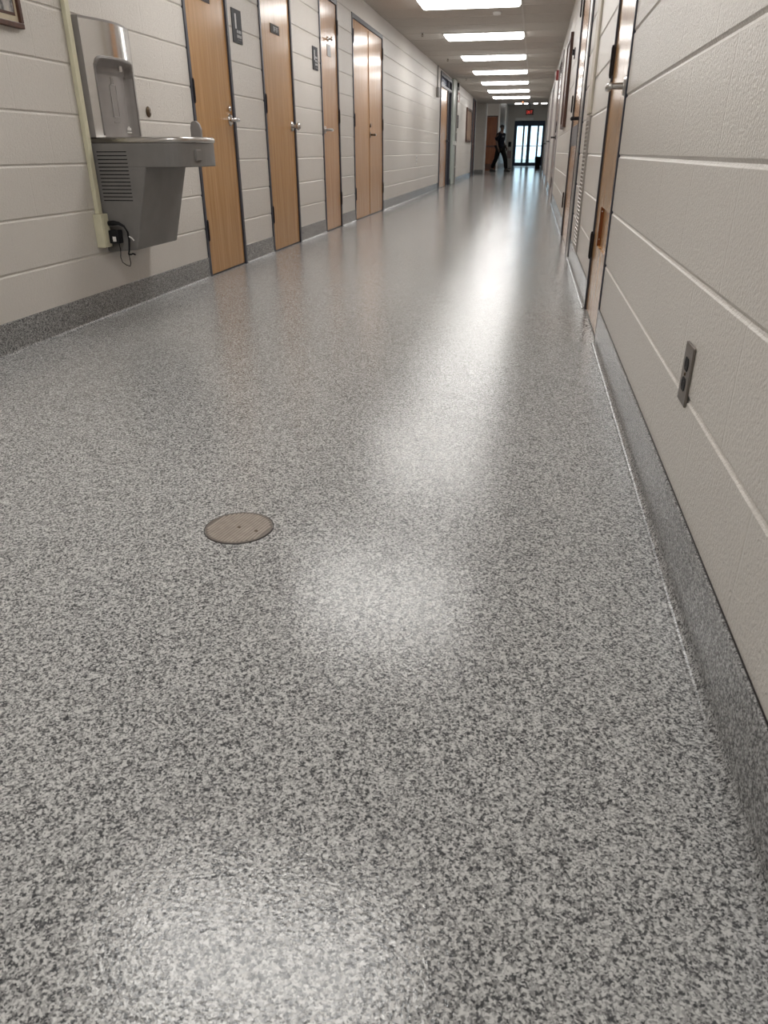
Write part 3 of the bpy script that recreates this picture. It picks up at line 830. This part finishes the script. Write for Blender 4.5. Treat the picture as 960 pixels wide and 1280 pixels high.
r = thing('bulletin_board', 'long dark brown framed board on the right wall beyond the glossy door', 'board', (WR, 10.42, 1.01), RIGHT)
e = MB(); e.box(-.55, .55, -.035, -.0005, 0, .05); e.box(-.55, .55, -.035, -.0005, .89, .94); e.box(-.55, -.50, -.035, -.0005, .05, .89); e.box(.50, .55, -.035, -.0005, .05, .89)
e.build('board_frame', M['brownwood'], r, bevel=.003)
e = MB(); e.box(-.50, .50, -.022, -.001, .05, .89); e.build('board_panel', M['brownwood'], r)
r = thing('thermostat', 'small grey thermostat on the right wall just before the brown board', 'thermostat', (WR, 9.05, 1.66), RIGHT)
e = MB(); e.box(-.035, .035, -.012, -.0005, -.05, .05); e.build('thermostat_base', M['plate_grey'], r, bevel=.003)
e = MB(); e.box(-.028, .028, -.030, -.012, -.015, .035); e.build('thermostat_cover', M['hinge'], r, bevel=.003)
r = thing('fire_alarm', 'dark red fire alarm box high on the far right wall', 'fire alarm', (WR, 16.2, 2.02), RIGHT)
e = MB(); e.box(-.07, .07, -.05, -.0005, -.07, .09); e.build('alarm_body', M['red'], r, bevel=.005)
e = MB(); e.box(-.05, .05, -.075, -.05, .0, .07); e.build('strobe_lens', M['white'], r, bevel=.006)
e = MB()
for i in range(4): e.box(-.045, .045, -.052, -.049, -.06+i*.013, -.054+i*.013)
e.build('horn_slots', M['hinge'], r)

# ------------------------------------------------------------ left wall, distant things
r = thing('electrical_box', 'grey box at the end of a conduit high on the left block wall', 'electrical box', (WL, 17.35, 1.86), LEFT)
e = MB(); e.box(-.09, .09, -.05, -.0005, -.09, .09); e.build('box_body', M['greyplastic'], r, bevel=.004)
e = MB(); e.cyl((0, -.014, .09), (0, -.014, CE-1.86), .012, 12); e.build('conduit', M['greyplastic'], r)
r = thing('wall_plate', 'small pale cover plate low on the plain block wall right of the wide door pair', 'outlet', (WL, 14.5, .63), LEFT)
e = MB(); e.box(-.06, .06, -.006, -.0005, -.075, .075); e.build('cover_plate', M['white'], r, bevel=.002)
for z in (.028, -.028):
    e = MB(); e.box(-.022, .022, -.009, -.006, z-.016, z+.016); e.build('socket', M['greyplastic'], r)
r = thing('painted_pilaster', 'pale glossy pilaster right of the dark door gap on the far left wall', 'pilaster', (WL, 20.75, 0), LEFT)
e = MB(); e.box(-.42, .42, -.05, -.03, .005, CE-.001); e.build('pilaster_face', M['greenish'], r, bevel=.004)
e = MB(); e.box(-.42, .42, -.03, -.006, .13, CE-.001); e.build('pilaster_backing', M['greenish'], r)
r = thing('vertical_pipe', 'grey vertical pipe standing against the far pale pilaster', 'pipe', (WL, 21.0, 0), LEFT)
e = MB(); e.cyl((0, -.075, 0), (0, -.075, 2.2), .02, 14); e.build('pipe_run', M['greyplastic'], r)
for z in (.4, 1.2, 2.0):
    e = MB(); e.box(-.035, .035, -.10, -.05, z-.015, z+.015); e.build('pipe_clamp', M['steel'], r)
r = thing('hand_dispenser', 'small white dispenser on the pale pilaster of the left wall', 'dispenser', (WL, 20.55, .93), LEFT)
e = MB(); e.box(-.05, .05, -.13, -.052, -.03, .06); e.build('dispenser_body', M['white'], r, bevel=.008)
e = MB(); e.box(-.03, .03, -.12, -.06, -.04, -.03); e.build('dispenser_spout', M['greyplastic'], r)
r = thing('wall_speaker', 'small black box high on the far left wall above the red-bordered notice', 'speaker', (WL, 21.45, 2.24), LEFT)
e = MB(); e.box(-.10, .10, -.07, -.0005, -.08, .08); e.build('speaker_case', M['black'], r, bevel=.006)
e = MB(); e.cyl((0, -.073, 0), (0, -.069, 0), .05, 20); e.build('speaker_grille', M['hinge'], r)
def notice(y0, y1, z0, z1, lab, frame, face, th=.02, bw=.03):
    r = thing('wall_notice', lab, 'notice', (WL, (y0+y1)/2, z0), LEFT)
    a_, h_ = (y1-y0)/2, z1-z0
    e = MB(); e.box(-a_, a_, -th, -.0005, 0, bw); e.box(-a_, a_, -th, -.0005, h_-bw, h_); e.box(-a_, -a_+bw, -th, -.0005, bw, h_-bw); e.box(a_-bw, a_, -th, -.0005, bw, h_-bw)
    e.build('notice_frame', M[frame], r)
    e = MB(); e.box(-a_+bw, a_-bw, -th*.6, -.001, bw, h_-bw); e.build('notice_sheet', M[face], r)
    return r
notice(21.8, 22.25, 1.93, 2.14, 'small red-bordered notice high on the far left wall', 'red', 'paper')
notice(21.85, 22.15, 1.32, 1.62, 'small dark framed notice on the far left wall, upper of two', 'black', 'plate_grey')
notice(21.55, 21.85, .95, 1.22, 'small dark framed notice on the far left wall, lower of two', 'black', 'plate_grey')
r = notice(24.7, 26.5, 1.02, 1.93, 'large brown framed notice board near the far end of the left wall', 'brownwood', 'tan', .04, .06)

# lobby floor pieces
r = thing('waste_bin', 'black waste bin standing in front of the right glass entrance door', 'bin', (.16, 39.5, 0))
e = MB(); bm = e.bm
lv = [(.11, 0), (.115, .02), (.155, .46), (.165, .47), (.165, .50), (.12, .53), (0, .535)]
e.lathe(lv, (0, 0, 0), 'z', 24); e.build('bin_body', M['black'], r, smooth=True)
e = MB(); e.tube([(-.10, 0, .50), (-.08, 0, .58), (.08, 0, .58), (.10, 0, .50)], .008, 8); e.build('bin_handle', M['hinge'], r)
r = thing('sanitizer_stand', 'pale floor stand with a dark dispenser head between person and entrance', 'stand', (-1.24, 40.0, 0))
e = MB(); e.lathe([(0, 0), (.14, 0), (.14, .012), (.03, .03), (0, .03)], (0, 0, 0), 'z', 24); e.build('stand_base', M['black'], r)
e = MB(); e.cyl((0, 0, .02), (0, 0, .98), .022, 12); e.build('stand_post', M['white'], r)
e = MB(); e.box(-.07, .07, -.06, .06, .95, 1.17); e.build('dispenser_head', M['black'], r, bevel=.01)
e = MB(); e.box(-.09, .09, -.02, .02, .45, .78); e.build('stand_sign', plain('pinkish_card', (.42, .30, .30), .6), r)

# ------------------------------------------------------------ the walking person
def skinned(name, verts, edges, mat, parent, sub=2, root=0):
    """verts: (x,y,z,rx,ry)"""
    me = bpy.data.meshes.new(name)
    me.from_pydata([v[:3] for v in verts], edges, [])
    o = bpy.data.objects.new(name, me); C.objects.link(o); o.parent = parent
    me.materials.append(mat)
    md = o.modifiers.new('skin', 'SKIN'); md.use_smooth_shade = True
    if not me.skin_vertices: me.skin_vertices.new()
    for i, v in enumerate(verts):
        me.skin_vertices[0].data[i].radius = (v[3], v[4] if len(v) > 4 else v[3])
        me.skin_vertices[0].data[i].use_root = (i == root)
    sb = o.modifiers.new('sub', 'SUBSURF'); sb.levels = sub; sb.render_levels = sub
    return o
# local x forward, y to the person's left, z up
pr = thing('person', 'person in dark shirt and dark trousers walking to the right near the entrance', 'person', (-1.40, 33.3, 0), math.radians(-32))
K = {}
V = []; E = []
def jt(n, x, y, z, r1, r2=None, link=None):
    K[n] = len(V); V.append((x, y, z, r1, r2 or r1))
    if link: E.append((K[link], K[n]))
jt('pelvis', 0, 0, .93, .125, .10)
jt('waist', .01, 0, 1.06, .125, .095, 'pelvis')
jt('chest', -.005, 0, 1.25, .145, .11, 'waist')
jt('neckbase', .0, 0, 1.41, .085, .075, 'chest')
jt('neck', .03, 0, 1.48, .052, .052, 'neckbase')
jt('head1', .055, 0, 1.55, .072, .068, 'neck')
jt('head2', .05, 0, 1.62, .082, .076, 'head1')
jt('crown', .04, 0, 1.675, .055, .055, 'head2')
for s2, nm in ((1, 'l'), (-1, 'r')):
    jt(nm+'sh', -.01, .17*s2, 1.38, .062, .058, 'neckbase')
    if s2 < 0:      # near arm hangs slightly forward
        jt(nm+'el', -.04, .235*s2, 1.10, .043, .043, nm+'sh'); jt(nm+'wr', .06, .23*s2, .87, .028, .028, nm+'el'); jt(nm+'pa', .085, .225*s2, .80, .034, .018, nm+'wr')
    else:
        jt(nm+'el', -.02, .235*s2, 1.10, .043, .043, nm+'sh'); jt(nm+'wr', .12, .20*s2, .92, .028, .028, nm+'el'); jt(nm+'pa', .165, .195*s2, .86, .034, .018, nm+'wr')
jt('lhip', .02, .09, .88, .088, .088, 'pelvis'); jt('lkn', .20, .10, .50, .060, .060, 'lhip'); jt('lan', .27, .10, .10, .040, .040, 'lkn'); jt('lto', .42, .10, .045, .038, .03, 'lan')
jt('rhip', -.02, -.09, .88, .088, .088, 'pelvis'); jt('rkn', -.10, -.10, .50, .060, .060, 'rhip'); jt('ran', -.30, -.10, .14, .040, .040, 'rkn'); jt('rto', -.17, -.10, .05, .038, .03, 'ran')
body = skinned('body', V, E, M['skin'], pr)
# fingers and thumbs
for nm, s2 in (('l', 1), ('r', -1)):
    px, py, pz = V[K[nm+'pa']][:3]
    for q in range(4):
        ln = (.062, .072, .068, .052)[q]; off = (q-1.5)*.017
        skinned('finger', [(px+off*.6, py, pz+.01, .010), (px+off+.006, py, pz-.030, .009), (px+off+.012, py-s2*.010, pz-.030-ln*.5, .008), (px+off+.012, py-s2*.022, pz-.030-ln*.85, .0065)], [(0, 1), (1, 2), (2, 3)], M['skin'], body, 1)
    skinned('thumb', [(px+.01, py, pz+.035, .012), (px+.042, py-s2*.008, pz+.01, .011), (px+.055, py-s2*.012, pz-.022, .009)], [(0, 1), (1, 2)], M['skin'], body, 1)
# face
e = MB(); e.sphere((.128, 0, 1.585), .014, 10, (1.1, .7, 1.4)); e.build('nose', M['skin'], body, smooth=True)
for s2 in (1, -1):
    e = MB(); e.sphere((.112, .03*s2, 1.61), .010, 10); e.build('eye', M['hair'], body, smooth=True)
    e = MB(); e.sphere((.045, .080*s2, 1.60), .024, 10, (.7, .35, 1.2)); e.build('ear', M['skin'], body, smooth=True)
e = MB(); e.sphere((.115, 0, 1.548), .018, 10, (.4, 1.0, .25)); e.build('mouth', M['darkwood'], body, smooth=True)
e = MB(); e.sphere((.035, 0, 1.648), .094, 20, (1.0, .92, .78)); e.build('hair', M['hair'], pr, smooth=True)
# clothes follow the body
def sub(names, grow, extra=None):
    idx = {K[n]: i for i, n in enumerate(names)}
    vs = [(V[K[n]][0], V[K[n]][1], V[K[n]][2], V[K[n]][3]+grow, V[K[n]][4]+grow) for n in names]
    es = [(idx[a_], idx[b_]) for a_, b_ in E if a_ in idx and b_ in idx]
    if extra:
        for frm, (x, y, z, r1) in extra:
            vs.append((x, y, z, r1, r1)); es.append((idx[K[frm]], len(vs)-1))
    return vs, es
vs, es = sub(['waist', 'pelvis', 'chest', 'neckbase', 'lsh', 'rsh'], .046, [('lsh', (-.02, .225, 1.12, .072)), ('rsh', (-.035, -.235, 1.12, .072))])
skinned('shirt', vs, es, M['navy'], pr)
vs, es = sub(['pelvis', 'lhip', 'lkn', 'lan', 'rhip', 'rkn', 'ran'], .034)
skinned('trousers', vs, es, M['trouser'], pr)
for nm in ('l', 'r'):
    a_, t_ = V[K[nm+'an']], V[K[nm+'to']]
    e = MB(); zb = 0.0 if nm == 'l' else .0
    e.prism([(a_[0]-.07, zb), (t_[0]+.05, zb), (t_[0]+.06, zb+.03), (t_[0]+.02, zb+.065), (a_[0]+.05, zb+.11), (a_[0]-.05, zb+.12), (a_[0]-.075, zb+.05)], 'y', a_[1]-.045, a_[1]+.045)
    e.build('shoe', M['shoe'], pr, bevel=.012)
e = MB(); e.box(.135, .152, -.13, .02, 1.26, 1.32); e.build('shirt_print', plain('faded_print', (.06, .065, .075), .9), pr, bevel=.004)

# ------------------------------------------------------------ daylight and colour
wd = bpy.data.worlds.new('world'); scn.world = wd; wd.use_nodes = True
nt = wd.node_tree; nt.nodes.clear()
wo = nt.nodes.new('ShaderNodeOutputWorld'); bg = nt.nodes.new('ShaderNodeBackground')
bg.inputs[0].default_value = (.62, .84, 1.0, 1); bg.inputs[1].default_value = 2.2
nt.links.new(bg.outputs[0], wo.inputs[0])

vs_ = scn.view_settings
vs_.view_transform = 'Standard'; vs_.look = 'None'; vs_.gamma = 1.0; vs_.use_curve_mapping = False
vs_.exposure = 0.0
